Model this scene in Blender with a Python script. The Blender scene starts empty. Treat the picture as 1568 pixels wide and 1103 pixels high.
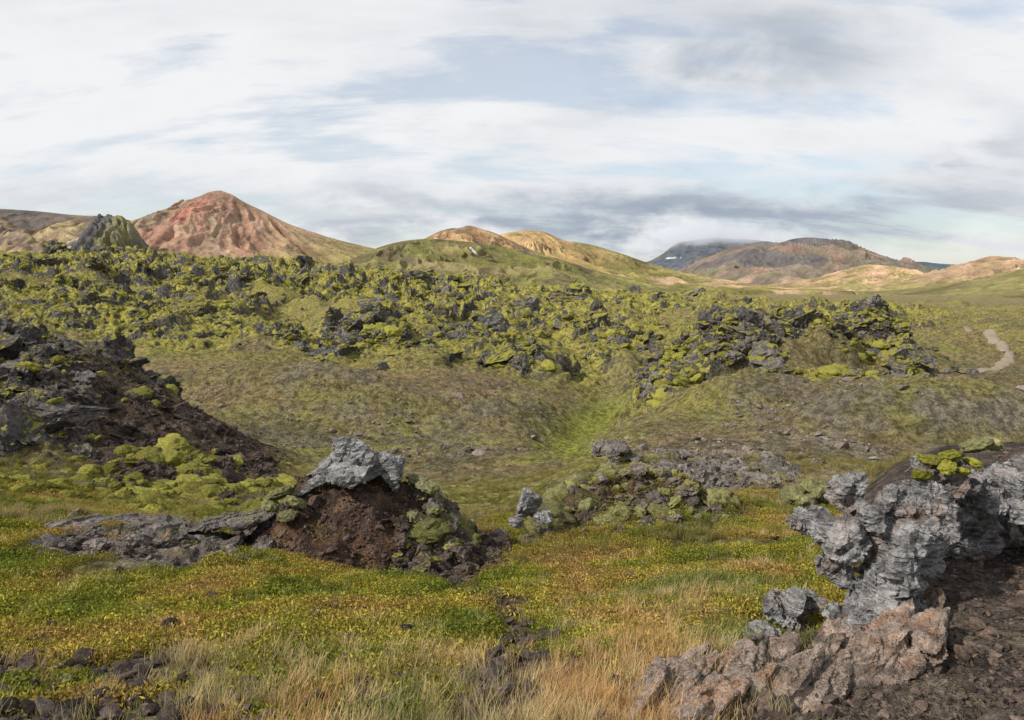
import bpy, bmesh, math, numpy as np
from mathutils import Vector, Matrix
rng=np.random.default_rng(7)
F=1162.0; HV=430.0
PT=math.atan((551.5-HV)/F); CP,SP=math.cos(PT),math.sin(PT)
def slope(v):
    cy=(551.5-np.asarray(v,float))/F
    return (-SP+cy*CP)/(CP+cy*SP)
def xs(u,v):
    cy=(551.5-np.asarray(v,float))/F
    return ((np.asarray(u,float)-784)/F)/(CP+cy*SP)
def P(u,v,d): return (float(xs(u,v)*d), d, float(slope(v)*d))
def sstep(a,b,x):
    t=np.clip((x-a)/(b-a),0,1); return t*t*(3-2*t)
# ---------------- noise
def _h(ix,iy,iz,seed):
    h=(ix.astype(np.int64)*374761393+iy.astype(np.int64)*668265263+iz*2147483647+seed*974634777)&0xffffffff
    h=((h^(h>>13))*1274126177)&0xffffffff
    h=((h^(h>>16))*2246822519)&0xffffffff
    return (h^(h>>15))&0xffffffff
_A=np.linspace(0,2*np.pi,256,endpoint=False); _GC=np.cos(_A).astype(np.float32); _GS=np.sin(_A).astype(np.float32)
def perlin(x,y,seed=0):
    x=np.asarray(x,float);y=np.asarray(y,float)
    ix=np.floor(x);iy=np.floor(y);fx=(x-ix);fy=(y-iy)
    u=fx*fx*fx*(fx*(fx*6-15)+10);v=fy*fy*fy*(fy*(fy*6-15)+10)
    def g(dx,dy):
        k=(_h(ix+dx,iy+dy,0,seed)&255)
        return _GC[k]*(fx-dx)+_GS[k]*(fy-dy)
    a=g(0,0);b=g(1,0);c=g(0,1);d=g(1,1)
    return ((a+(b-a)*u)*(1-v)+(c+(d-c)*u)*v)*1.5
def fbm(x,y,o=4,seed=0,gain=.5):
    s=0;a=1;t=0
    for i in range(o):
        s=s+a*perlin(x*2**i+i*17.3,y*2**i-i*9.1,seed+i);t+=a;a*=gain
    return s/t*1.3
def ridged(x,y,o=4,seed=0,gain=.5):
    s=0;a=1;t=0
    for i in range(o):
        s=s+a*(1-np.abs(perlin(x*2**i+i*17.3,y*2**i-i*9.1,seed+i))*2);t+=a;a*=gain
    return s/t
def worley(x,y,seed=0):
    ix=np.floor(x);iy=np.floor(y);f1=np.full(x.shape,9.);cid=np.zeros(x.shape)
    for dx in(-1,0,1):
        for dy in(-1,0,1):
            h=_h(ix+dx,iy+dy,0,seed)
            px=ix+dx+(h&1023)/1023.;py=iy+dy+((h>>10)&1023)/1023.
            d=np.hypot(x-px,y-py);m=d<f1
            cid=np.where(m,((h>>20)&1023)/1023.,cid);f1=np.where(m,d,f1)
    return f1,None,cid
_G3=rng.normal(size=(256,3));_G3/=np.linalg.norm(_G3,axis=1)[:,None]
def perlin3(p,seed=0):
    i=np.floor(p);f=p-i;w=f*f*f*(f*(f*6-15)+10);s=0
    for dx in(0,1):
        for dy in(0,1):
            for dz in(0,1):
                h=_h(i[:,0]+dx,i[:,1]+dy,(i[:,2]+dz).astype(np.int64),seed)&255
                g=_G3[h];q=f-np.array([dx,dy,dz])
                ww=(w[:,0] if dx else 1-w[:,0])*(w[:,1] if dy else 1-w[:,1])*(w[:,2] if dz else 1-w[:,2])
                s=s+ww*(g*q).sum(1)
    return s*1.5
def fbm3(p,o=4,seed=0,gain=.5,rid=False):
    s=0;a=1;t=0
    for k in range(o):
        n=perlin3(p*2**k+k*7.7,seed+k)
        if rid:n=1-2*np.abs(n)
        s=s+a*n;t+=a;a*=gain
    return s/t
def facet3(p,seed=0,tilt=1.):
    i=np.floor(p);best=np.full(len(p),9.);out=np.zeros(len(p))
    for dx in(-1,0,1):
        for dy in(-1,0,1):
            for dz in(-1,0,1):
                h=_h(i[:,0]+dx,i[:,1]+dy,(i[:,2]+dz).astype(np.int64),seed)
                c=i+np.array([dx,dy,dz])+np.stack([h&255,(h>>8)&255,(h>>16)&255],-1)/255.
                q=p-c;d=np.linalg.norm(q,axis=1);m=d<best
                v=((h>>24)&255)/255.-.5+tilt*(q*_G3[(h>>4)&255]).sum(1)
                out=np.where(m,v,out);best=np.where(m,d,best)
    return out
# ---------------- base terrain table
UK=np.array([-400,0,200,400,600,784,950,1100,1250,1400,1568,1900.])
RT=[
(3.5,[1040,1040,1042,1042,1042,1042,1042,1040,1030,1005,985,960]),
(5,[930,930,932,925,935,955,945,935,925,850,838,800]),
(8,[800,800,815,840,868,862,850,830,810,730,700,690]),
(11,[735,748,775,800,805,800,770,770,765,700,680,670]),
(14,[690,705,735,765,775,770,735,735,725,720,715,700]),
(17,[620,640,675,725,760,750,705,705,703,720,720,710]),
(22,[525,535,590,690,740,730,720,715,715,725,720,700]),
(28,[545,560,610,685,720,710,700,690,690,700,700,690]),
(35,[560,600,640,672,690,680,672,660,655,650,650,650]),
(50,[560,585,590,595,612,625,640,605,595,592,605,600]),
(70,[520,550,556,556,568,580,590,570,565,560,565,560]),
(100,[470,500,518,522,530,530,535,525,520,520,520,520]),
(150,[425,445,455,465,485,495,500,495,495,495,495,495]),
(220,[404,412,415,422,448,462,475,476,477,478,480,480]),
(350,[415,412,412,418,435,448,458,462,462,464,466,466]),
(600,[435,435,435,438,442,450,453,455,455,456,457,457]),
(1500,[446]*12),(7000,[434]*12)]
XF=np.linspace(-1.5,1.5,901)
def hermite(xk,yk,x):
    xk=np.asarray(xk);yk=np.asarray(yk);m=np.gradient(yk,xk)
    i=np.clip(np.searchsorted(xk,x)-1,0,len(xk)-2);h=xk[i+1]-xk[i];t=np.clip((x-xk[i])/h,0,1)
    return (2*t**3-3*t**2+1)*yk[i]+(t**3-2*t**2+t)*h*m[i]+(-2*t**3+3*t**2)*yk[i+1]+(t**3-t**2)*h*m[i+1]
LD=[];TB=[]
for d,zc in((0.5,-1.66),(1.5,-1.67),(2.4,-1.70)):
    LD.append(math.log(d));TB.append(np.full(XF.shape,zc))
for d,vs in RT:
    LD.append(math.log(d));TB.append(hermite(xs(UK,vs),slope(vs),XF)*d)
LD=np.array(LD);TB=np.array(TB)
TM=np.gradient(TB,LD,axis=0)
def base(x,y):
    yy=np.maximum(y,.5);X=np.clip(x/np.maximum(yy,2.0),-1.49,1.49);l=np.log(yy)
    i=np.clip(np.searchsorted(LD,l)-1,0,len(LD)-2);h=LD[i+1]-LD[i];t=np.clip((l-LD[i])/h,0,1)
    xf=(X+1.5)/3*900;j=np.clip(xf.astype(int),0,899);fj=xf-j
    g=lambda T,k:T[k,j]*(1-fj)+T[k,j+1]*fj
    a,b,ma,mb=g(TB,i),g(TB,i+1),g(TM,i),g(TM,i+1)
    return (2*t**3-3*t**2+1)*a+(t**3-2*t**2+t)*h*ma+(-2*t**3+3*t**2)*b+(t**3-t**2)*h*mb
def U_(x,y): return 784+F*.985*x/np.maximum(y,1.5)
def rect(u,ld,u0,u1,d0,d1,su=60,sd=.15):
    a=math.log(d0);b=math.log(d1)
    return sstep(u0-su,u0+su,u)*(1-sstep(u1-su,u1+su,u))*sstep(a-sd,a+sd,ld)*(1-sstep(b-sd,b+sd,ld))
def ell(x,y,c,rx,ry,ang=0):
    dx=x-c[0];dy=y-c[1];ca,sa=math.cos(ang),math.sin(ang)
    return np.hypot((dx*ca+dy*sa)/rx,(-dx*sa+dy*ca)/ry)
def masks(x,y):
    w1=fbm(x*.35,y*.35,3,50);w2=fbm(x*.05,y*.05,3,60)
    far=sstep(30,90,y);w=w1*(1-far)+w2*far
    u=U_(x,y)+w*110;ld=np.log(np.maximum(y,1.))+w*.13
    M={}
    op=sstep(-.16,.06,fbm(x*.021,y*.03,3,63)+.10*(y>0))   # 1 = lava, 0 = open mossy slope
    op=np.maximum(op,sstep(240,300,y)*.8)
    M['field']=np.maximum(rect(u,ld,-900,780,120,380,90,.15),rect(u,ld,700,1120,210,380,60,.15)*.7)*op
    M['field']=np.maximum(M['field'],rect(u,ld,-900,330,90,130,60,.1)*.8*op)
    M['field']=np.maximum(M['field'],rect(u,ld,760,1400,100,190,60,.1)*.7*sstep(.05,.3,fbm(x*.05,y*.07,2,61)))
    M['mid']=np.maximum(rect(u,ld,450,830,76,104,50,.07)*sstep(-.28,-.02,fbm(x*.08,y*.09,2,62)),rect(u,ld,880,1000,88,105,30,.05)*.5)
    M['humm']=rect(u,ld,1010,1390,52,78,40,.1)*sstep(-.45,-.2,fbm(x*.12,y*.12,2,64))
    M['hill']=np.maximum(rect(u,ld,-900,110,15,32,50,.12),rect(u,ld,100,250,22,32,50,.06)*.8)
    M['hillb']=rect(u,ld,60,430,14,26,40,.1)*(1-M['hill']*.8)
    M['strata']=rect(u,ld,90,430,6.6,9.0,40,.08)
    M['ledge']=rect(u,ld,880,1260,12.5,17,50,.1)*.8
    M['ridge']=rect(u,ld,800,1110,8.8,11.2,30,.07)
    M['dirt']=rect(u,ld,700,800,3.,9,22,.15)
    M['path']=sstep(1400,1500,u+ (y-4)*25)*(1-sstep(10,12,y))
    M['bank']=rect(u,ld,1060,1480,2.2,4.8,70,.12)
    M['hk']=sstep(64,80,y)*(1-sstep(260,420,y))*(1-sstep(1000,1300,u)*.6)
    M['op']=op
    return M,u,ld,w
MC=P(560,800,8.6);MX,MY=MC[0]+.02,8.7
def terrain(x,y):
    z=base(x,y);M,u,ld,w=masks(x,y);UU=U_(x,y)
    e=ell(x,y,(MX,MY),1.5,1.3);z=z+.95*(1-sstep(.1,1.12,e+ .22*fbm(x*1.5,y*1.5,4,3)))
    c=P(960,780,10.3);e=ell(x,y,c,1.6,.95,.1);z=z+.55*(1-sstep(.1,1.1,e+.25*fbm(x,y,3,4)))
    c=P(1140,560,62);e=ell(x,y,c,9,9);z=z+3.3*(1-sstep(.15,1.2,e+.45*fbm(x*.13,y*.13,3,5)))
    c=P(1310,540,70);e=ell(x,y,c,7,8);z=z+3.3*(1-sstep(.15,1.2,e+.4*fbm(x*.13,y*.13,3,15)))
    c=P(600,500,92);e=ell(x,y,c,15,8);z=z+2.0*(1-sstep(.1,1.1,e+.3*fbm(x*.1,y*.1,3,6)))
    c=P(960,540,80);e=ell(x,y,c,2.5,3.5);z=z+2.*(1-sstep(.1,1.1,e+.2*fbm(x*.3,y*.3,2,8)))
    c=P(1060,520,95);e=ell(x,y,c,7,6);z=z+2.*(1-sstep(.1,1.1,e+.3*fbm(x*.1,y*.1,2,18)))
    c=P(1430,640,36);e=ell(x,y,c,9,5);z=z+2.0*(1-sstep(.0,1.1,e+.25*fbm(x*.1,y*.1,3,7)))
    c=P(500,600,46);e=ell(x,y,c,14,6,-.15);z=z+2.4*(1-sstep(.0,1.1,e+.3*fbm(x*.12,y*.12,3,17)))
    c=P(1120,600,46);e=ell(x,y,c,7,5);z=z+1.3*(1-sstep(.0,1.1,e+.2*fbm(x*.1,y*.1,2,27)))
    z=z-1.3*np.exp(-((UU-900-30*np.sin(y*.12))/55)**2)*sstep(27,40,y)*(1-sstep(75,110,y))
    z=z-1.5*np.exp(-((UU-500+ (y-90)*2)/40)**2)*sstep(70,85,y)*(1-sstep(140,200,y))
    z=z+ .035*fbm(x*2.2,y*2.2,4,10)+.10*fbm(x*.6,y*.6,3,11)*sstep(3,14,y)+.9*fbm(x*.12,y*.12,4,12)*sstep(18,50,y)+1.8*fbm(x*.035,y*.035,3,13)*sstep(60,150,y)
    z=z+.07*fbm(x*1.1,y*1.1,3,14)*sstep(3.2,5,y)
    tus=ridged(x*1.1,y*1.1,3,77);z=z+.16*tus*sstep(9,30,y)*(1-sstep(90,160,y))
    L=np.clip(M['field']+M['mid']+M['humm'],0,1)
    wx=x+1.2*fbm(x*.25,y*.25,2,21);wy=y+1.2*fbm(x*.25,y*.25,2,22)
    f1,f2,cid=worley(wx*.11,wy*.11,1);a1=(1-np.minimum(f1,1)**1.5)*(.4+.9*cid)
    g1,g2,cg=worley(wx*.36,wy*.36,2);a2=(1-np.minimum(g1,1)**1.5)*(.3+.9*cg)
    k1,k2,ck=worley(wx*1.1,wy*1.1,3);a3=(1-np.minimum(k1,1)**1.2)*(.2+ck)
    sc=np.clip(y/120,.45,1.25)
    z=z+L*sc*(3.4*(a1-.2)+2.0*(a2-.3)+.9*(a3-.3)+.8*ridged(x*1.2,y*1.2,3,24))
    hkk=M['hk']*(1-L);z=z+hkk*(2.6*(a1-.4)+(.25+.75*M['op'])*(1.0*(a2-.3)+.4*(a3-.3)))
    pl=sstep(70,100,y)*(1-sstep(300,500,y))*(1-L)*sstep(900,1200,u);z=z+pl*.6*(a2-.3)
    H=M['hill']
    h1,_,c1=worley(wx*.9,wy*.9,5);h2,_,c2=worley(wx*2.4,wy*2.4,6);h3,_,c3=worley(x*6,y*6,7)
    rough=.55*((1-np.minimum(h1,1)**1.5)*(.3+c1)-.35)+.28*((1-np.minimum(h2,1)**1.3)*(.3+c2)-.3)+.09*((1-np.minimum(h3,1))*(.3+c3)-.3)
    z=z+H*rough*1.5+M['hillb']*rough*.4+M['humm']*rough*1.2
    mr=np.clip(M['strata']*.28+M['ridge']*.4+M['ledge']*.45,0,1)
    q1,_,cc=worley(x*3.1+.5*wx,y*3.6,8);q2,_,cd=worley(x*9,y*9,9)
    z=z+mr*(.42*((1-np.minimum(q1,1)**1.3)*(.3+cc)-.35)+.1*((1-np.minimum(q2,1))*(.3+cd)-.3))
    z=z+M['bank']*(.05*ridged(x*3+y*2,y*6-x*3,4,33))
    M['L']=L
    return z,M,u,ld,w
# ---------------- mesh helper
def mkmesh(name,co,faces,smooth=True):
    me=bpy.data.meshes.new(name);n=faces.shape[1]
    me.vertices.add(len(co));me.vertices.foreach_set('co',np.ascontiguousarray(co,np.float32).ravel())
    me.loops.add(faces.size);me.loops.foreach_set('vertex_index',faces.astype(np.int32).ravel())
    me.polygons.add(len(faces));me.polygons.foreach_set('loop_start',np.arange(0,faces.size,n,dtype=np.int32))
    me.polygons.foreach_set('use_smooth',np.full(len(faces),smooth))
    me.update(calc_edges=True);return me
def mkobj(name,me,mat=None,coll=None):
    o=bpy.data.objects.new(name,me)
    if mat:me.materials.append(mat)
    (coll or bpy.context.scene.collection).objects.link(o);return o
def gridfaces(R,C):
    i=np.arange(R-1)[:,None]*C+np.arange(C-1)[None,:]
    return np.stack([i,i+1,i+C+1,i+C],-1).reshape(-1,4)
def setcol(me,name,c):
    a=me.attributes.new(name,'FLOAT_COLOR','POINT')
    cc=np.ones((len(c),4),np.float32);cc[:,:3]=c;a.data.foreach_set('color',cc.ravel())
def setf(me,name,c):
    a=me.attributes.new(name,'FLOAT','POINT');a.data.foreach_set('value',np.asarray(c,np.float32).ravel())
# ---------------- node helper
class N:
    def __init__(s,t):
        s.t=t;s.n=t.nodes;s.n.clear()
    def new(s,ty,**k):
        a=s.n.new(ty)
        for q,v in k.items():setattr(a,q,v)
        return a
    def link(s,a,b):s.t.links.new(a,b)
    def put(s,v,sock):
        if isinstance(v,bpy.types.NodeSocket):s.link(v,sock)
        else:
            if isinstance(v,(tuple,list)) and len(sock.default_value)==4 and len(v)==3:v=(*v,1)
            sock.default_value=v
    def m(s,op,a,b=0.,c=None,clamp=False):
        q=s.new('ShaderNodeMath',operation=op,use_clamp=clamp);s.put(a,q.inputs[0]);s.put(b,q.inputs[1])
        if c is not None:s.put(c,q.inputs[2])
        return q.outputs[0]
    def mix(s,f,a,b,bt='MIX'):
        q=s.new('ShaderNodeMix',data_type='RGBA',blend_type=bt);s.put(f,q.inputs[0]);s.put(a,q.inputs[6]);s.put(b,q.inputs[7]);return q.outputs[2]
    def mr(s,v,a,b,c=0.,d=1.):
        q=s.new('ShaderNodeMapRange',interpolation_type='SMOOTHSTEP');s.put(v,q.inputs[0])
        for i,k in enumerate((a,b,c,d)):q.inputs[i+1].default_value=k
        return q.outputs[0]
    def noise(s,vec,sc,det=4,rough=.55,dist=0.):
        q=s.new('ShaderNodeTexNoise');s.put(vec,q.inputs['Vector']);q.inputs['Scale'].default_value=sc;q.inputs['Detail'].default_value=det
        q.inputs['Roughness'].default_value=rough;q.inputs['Distortion'].default_value=dist;return q.outputs[0]
def newmat(name):
    m=bpy.data.materials.new(name);m.use_nodes=True;n=N(m.node_tree)
    o=n.new('ShaderNodeOutputMaterial');b=n.new('ShaderNodeBsdfPrincipled');n.link(b.outputs[0],o.inputs[0])
    b.inputs['Roughness'].default_value=.95;b.inputs['Specular IOR Level'].default_value=.12
    return m,n,b
def bump(n,b,h,st=.5,dist=.05):
    q=n.new('ShaderNodeBump');q.inputs['Strength'].default_value=st;q.inputs['Distance'].default_value=dist
    n.put(h,q.inputs['Height']);n.link(q.outputs[0],b.inputs['Normal'])
def mulv(n,c,v):
    vc=n.new('ShaderNodeCombineXYZ')
    for i in range(3):n.link(v,vc.inputs[i])
    return n.mix(1.,c,vc.outputs[0],'MULTIPLY')
def mat_ground():
    m,n,b=newmat('ground_cover')
    g=n.new('ShaderNodeNewGeometry');pos=g.outputs['Position']
    col=n.new('ShaderNodeAttribute',attribute_name='Col').outputs['Color']
    lava=n.new('ShaderNodeAttribute',attribute_name='lava').outputs['Fac']
    sep=n.new('ShaderNodeSeparateXYZ');n.link(g.outputs['Normal'],sep.inputs[0])
    n1=n.noise(pos,.45,6,.6);n2=n.noise(pos,9.,5,.65);n3=n.noise(pos,45.,4,.7);nm=n.noise(pos,2.2,6,.72)
    mm=n.m('ADD',sep.outputs[2],n.m('MULTIPLY',n.m('SUBTRACT',nm,.5),1.2))
    mm=n.m('ADD',mm,n.m('MULTIPLY',n.m('SUBTRACT',n1,.5),1.3))
    moss=n.mr(mm,.62,.78)
    rock=n.mix(n.mr(n2,.35,.7),(.032,.03,.03),(.14,.132,.125))
    mc=n.mix(n.mr(n1,.35,.65),(.19,.18,.042),(.31,.275,.06))
    lv=n.mix(moss,rock,mc)
    c=n.mix(lava,col,lv)
    v=n.m('MULTIPLY',n.mr(n2,.25,.75,.55,1.62),n.mr(n3,.3,.7,.6,1.42))
    v=n.m('MULTIPLY',v,n.mr(nm,.36,.64,.52,1.5))
    c=mulv(n,c,v)
    c=n.mix(n.m('MULTIPLY',n.mr(nm,.55,.66),.4),c,(.26,.22,.12))
    n.link(c,b.inputs['Base Color'])
    h=n.m('ADD',n.m('MULTIPLY',n2,.7),n.m('MULTIPLY',n3,.25));h=n.m('ADD',h,n.m('MULTIPLY',nm,2.4))
    bump(n,b,h,1.,.2);return m
def mat_rock(name,dark,light,lichen=.0,inst=True,mossc=(.31,.285,.045),rust=0.,sc=1.,mossy=.6,rustc=(.24,.13,.08),lamina=None,shade=.65):
    m,n,b=newmat(name)
    g=n.new('ShaderNodeNewGeometry');pos=g.outputs['Position']
    sep=n.new('ShaderNodeSeparateXYZ');n.link(g.outputs['Normal'],sep.inputs[0])
    n1=n.noise(pos,1.7*sc,6,.65);n2=n.noise(pos,11*sc,6,.72);n3=n.noise(pos,60*sc,3,.7);n4=n.noise(pos,4.*sc,5,.7,.6)
    c=n.mix(n.mr(n2,.32,.68),dark,light)
    c=n.mix(n.mr(n1,.42,.66),c,n.mix(n.mr(n3,.3,.7),tuple(k*.5 for k in dark),tuple(k*shade for k in light)))
    hh=n.m('ADD',n.m('MULTIPLY',n2,1.),n.m('MULTIPLY',n3,.35))
    if lamina:
        mp=n.new('ShaderNodeMapping');n.link(pos,mp.inputs[0]);mp.inputs['Rotation'].default_value=lamina;mp.inputs['Scale'].default_value=(3,3,34)
        l=n.noise(mp.outputs[0],1.*sc,4,.6,.4);c=mulv(n,c,n.mr(l,.33,.6,.55,1.25));hh=n.m('ADD',hh,n.m('MULTIPLY',l,1.6))
    if rust>0:
        c=n.mix(n.m('MULTIPLY',n.mr(n4,.5,.66),rust),c,n.mix(n.mr(n3,.3,.7),tuple(k*.5 for k in rustc),rustc))
    if lichen>0:
        l=n.mr(n.noise(pos,23*sc,4,.75),.56,.64);l=n.m('MULTIPLY',l,n.mr(n1,.4,.62));c=n.mix(n.m('MULTIPLY',l,lichen),c,(.46,.46,.41))
    if inst:
        t=n.new('ShaderNodeAttribute',attribute_name='tint',attribute_type='INSTANCER').outputs['Color'];c=n.mix(1.,c,t,'MULTIPLY')
        ms=n.new('ShaderNodeAttribute',attribute_name='moss',attribute_type='INSTANCER').outputs['Fac']
    else: ms=mossy
    mm=n.m('ADD',sep.outputs[2],n.m('MULTIPLY',n.m('SUBTRACT',n1,.5),1.3));mm=n.m('ADD',mm,n.m('MULTIPLY',n.m('SUBTRACT',n2,.5),.7));mm=n.m('ADD',mm,ms)
    mo=n.mr(mm,1.12,1.28)
    mcol=n.mix(n.mr(n3,.3,.7),tuple(k*.55 for k in mossc),mossc)
    c=n.mix(mo,c,mcol)
    n.link(c,b.inputs['Base Color'])
    bump(n,b,hh,1.,.06/sc);return m
def mat_leaf(name,trans=.25):
    m,n,b=newmat(name)
    t=n.new('ShaderNodeAttribute',attribute_name='tint',attribute_type='INSTANCER').outputs['Color']
    l=n.new('ShaderNodeAttribute',attribute_name='lc').outputs['Color']
    c=n.mix(1.,t,l,'MULTIPLY');n.link(c,b.inputs['Base Color'])
    tr=n.new('ShaderNodeBsdfTranslucent');n.link(c,tr.inputs[0]);mx=n.new('ShaderNodeMixShader');mx.inputs[0].default_value=trans
    n.link(b.outputs[0],mx.inputs[1]);n.link(tr.outputs[0],mx.inputs[2])
    o=[q for q in n.n if q.type=='OUTPUT_MATERIAL'][0];n.link(mx.outputs[0],o.inputs[0]);return m
# ---------------- ground mesh
C=1120
def seg(a,b,k): return np.linspace(math.log(a+4),math.log(b+4),k,endpoint=False)
S=np.concatenate([seg(-3,2,50),seg(2,30,720),seg(30,300,680),seg(300,7000,120),[math.log(7004)]])
R=len(S);YY=np.exp(S)-4
XP=np.linspace(-1.15,1.15,C)
X=(YY[:,None]+4)*XP[None,:];Y=np.repeat(YY[:,None],C,1)
Z,M,u,ld,w=terrain(X,Y)
ZG=Z
def hz(x,y):
    x=np.asarray(x,float);y=np.asarray(y,float)
    i=np.interp(np.log(np.maximum(y,-2.9)+4),S,np.arange(R));j=np.interp(x/(y+4),XP,np.arange(C))
    a=np.clip(i.astype(int),0,R-2);b=np.clip(j.astype(int),0,C-2);fi=i-a;fj=j-b
    return (ZG[a,b]*(1-fi)+ZG[a+1,b]*fi)*(1-fj)+(ZG[a,b+1]*(1-fi)+ZG[a+1,b+1]*fi)*fj
def mixc(c,m,k): return c*(1-m[...,None])+np.array(k)*m[...,None]
def groundcol(x,y,M,u,ld,w):
    a=fbm(x*.06,y*.09,4,101);b_=fbm(x*.5,y*.5,4,102);c_=fbm(x*.02,y*.03,3,103)
    col=np.zeros(x.shape+(3,))+np.array((.18,.158,.062))
    col=mixc(col,sstep(-.15,.35,a),(.185,.142,.07))
    col=mixc(col,sstep(.0,.5,b_)*.7,(.165,.145,.09))
    col=mixc(col,sstep(.1,.45,-a)*.7,(.22,.20,.05))
    col=mixc(col,(1-M['op'])*sstep(70,110,y)*.7,(.235,.21,.058))
    col=mixc(col,sstep(.1,.5,c_)*sstep(40,80,y)*.5,(.23,.20,.065))
    col=mixc(col,sstep(.05,.4,fbm(x*.15,y*.15,4,107))*.6*sstep(15,30,y),(.105,.09,.057))
    col=mixc(col,sstep(.1,.4,fbm(x*.2,y*.2,4,108))*.55*sstep(15,30,y),(.22,.155,.085))
    col=mixc(col,sstep(150,500,y)*.7,(.20,.17,.085))
    gp=rect(u,ld,1150,1560,24,48,60,.15)+rect(u,ld,430,780,34,48,60,.12)*.6
    col=mixc(col,np.clip(gp,0,1)*sstep(-.3,.3,b_)*.75,(.175,.15,.115))
    gg=np.exp(-(((U_(x,y)-900-30*np.sin(y*.12))/38)**2))*sstep(25,33,y)*(1-sstep(60,80,y))
    col=mixc(col,gg*.7,(.22,.24,.035))
    gg=rect(u,ld,820,960,24,40,50,.1);col=mixc(col,gg*.5,(.22,.225,.035))
    col=mixc(col,rect(u,ld,200,620,48,66,70,.06)*.5,(.26,.185,.08))
    nr=1-sstep(9,13,y)
    fg=fbm(x*.9,y*.9,3,104)
    col=mixc(col,nr,(.15,.13,.035))
    col=mixc(col,nr*sstep(0,.4,fg)*.6,(.13,.10,.045))
    bot=1-sstep(3.7,4.7,y+.6*fg);col=mixc(col,bot*.8,(.18,.145,.085))
    col=mixc(col,M['strata']*.85,(.13,.10,.08));col=mixc(col,M['strata']*sstep(0,.3,fbm(x*2,y*3,3,105)),(.26,.24,.22))
    col=mixc(col,M['ridge']*.85,(.12,.083,.06));col=mixc(col,M['ledge']*sstep(-.2,.3,b_)*.8,(.21,.175,.13))
    og=rect(u,ld,1090,1290,12,15,50,.08);col=mixc(col,og*.5,(.30,.22,.14))
    col=mixc(col,M['dirt']*.9,(.12,.088,.065))
    e=ell(x,y,(MX,MY),1.6,1.45);mb=(1-sstep(.85,1.1,e+.25*fbm(x*2,y*2,3,9)));col=mixc(col,mb,(.09,.062,.047))
    col=mixc(col,mb*sstep(-.1,.4,fbm(x*2,y*2,3,19))*.7,(.16,.085,.05))
    col=mixc(col,M['hillb']*.92,(.075,.05,.04))
    col=mixc(col,M['path'],(.085,.068,.057))
    col=mixc(col,M['bank']*.85,(.10,.08,.065))
    return col
COL=groundcol(X,Y,M,u,ld,w)
hl=M['hill']*(.55+.45*sstep(-.2,.2,fbm(X*.4,Y*.4,3,55)))
LV=np.clip(M['L']*sstep(-.6,-.25,fbm(X*.06,Y*.06,3,56))+hl+M['hk']*.8*(.15+.85*M['op'])*sstep(-.3,.0,fbm(X*.05,Y*.05,3,57)),0,1)
me=mkmesh('ground',np.stack([X,Y,Z],-1).reshape(-1,3),gridfaces(R,C))
setcol(me,'Col',COL.reshape(-1,3));setf(me,'lava',LV)
mkobj('ground',me,mat_ground())
# ---------------- instancing
def scatter(name,variants,pts,rot,scl,idx,tint,moss=None):
    col=bpy.data.collections.new(name+'_kinds')
    for k,(vm) in enumerate(variants):
        o=bpy.data.objects.new('%s_kind_%02d'%(name,k),vm);col.objects.link(o)
    n=len(pts);me=bpy.data.meshes.new(name);me.vertices.add(n);me.vertices.foreach_set('co',np.asarray(pts,np.float32).ravel())
    for nm,ar in(('rot',rot),('scl',scl)):
        a=me.attributes.new(nm,'FLOAT_VECTOR','POINT');a.data.foreach_set('vector',np.asarray(ar,np.float32).ravel())
    a=me.attributes.new('idx','INT','POINT');a.data.foreach_set('value',np.asarray(idx,np.int32))
    setcol(me,'tint',tint);setf(me,'moss',np.zeros(n) if moss is None else moss)
    o=bpy.data.objects.new(name,me);bpy.context.scene.collection.objects.link(o)
    ng=bpy.data.node_groups.new(name+'_gn','GeometryNodeTree')
    ng.interface.new_socket('Geometry',in_out='INPUT',socket_type='NodeSocketGeometry')
    ng.interface.new_socket('Geometry',in_out='OUTPUT',socket_type='NodeSocketGeometry')
    gi=ng.nodes.new('NodeGroupInput');go=ng.nodes.new('NodeGroupOutput')
    ip=ng.nodes.new('GeometryNodeInstanceOnPoints');ci=ng.nodes.new('GeometryNodeCollectionInfo')
    ci.inputs['Collection'].default_value=col;ci.inputs['Separate Children'].default_value=True;ci.inputs['Reset Children'].default_value=True
    def at(nm,dt):
        q=ng.nodes.new('GeometryNodeInputNamedAttribute');q.data_type=dt;q.inputs['Name'].default_value=nm;return q.outputs[0]
    L=ng.links.new
    L(gi.outputs[0],ip.inputs['Points']);L(ci.outputs[0],ip.inputs['Instance']);ip.inputs['Pick Instance'].default_value=True
    L(at('idx','INT'),ip.inputs['Instance Index']);L(at('scl','FLOAT_VECTOR'),ip.inputs['Scale'])
    e2=ng.nodes.new('FunctionNodeEulerToRotation');L(at('rot','FLOAT_VECTOR'),e2.inputs[0]);L(e2.outputs[0],ip.inputs['Rotation'])
    L(ip.outputs[0],go.inputs[0])
    md=o.modifiers.new('inst','NODES');md.node_group=ng;return o
def ico(sub):
    bm=bmesh.new();bmesh.ops.create_icosphere(bm,subdivisions=sub,radius=1)
    co=np.array([v.co[:] for v in bm.verts]);f=np.array([[v.index for v in q.verts] for q in bm.faces]);bm.free();return co,f
I3=ico(3);I4=ico(4)
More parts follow.
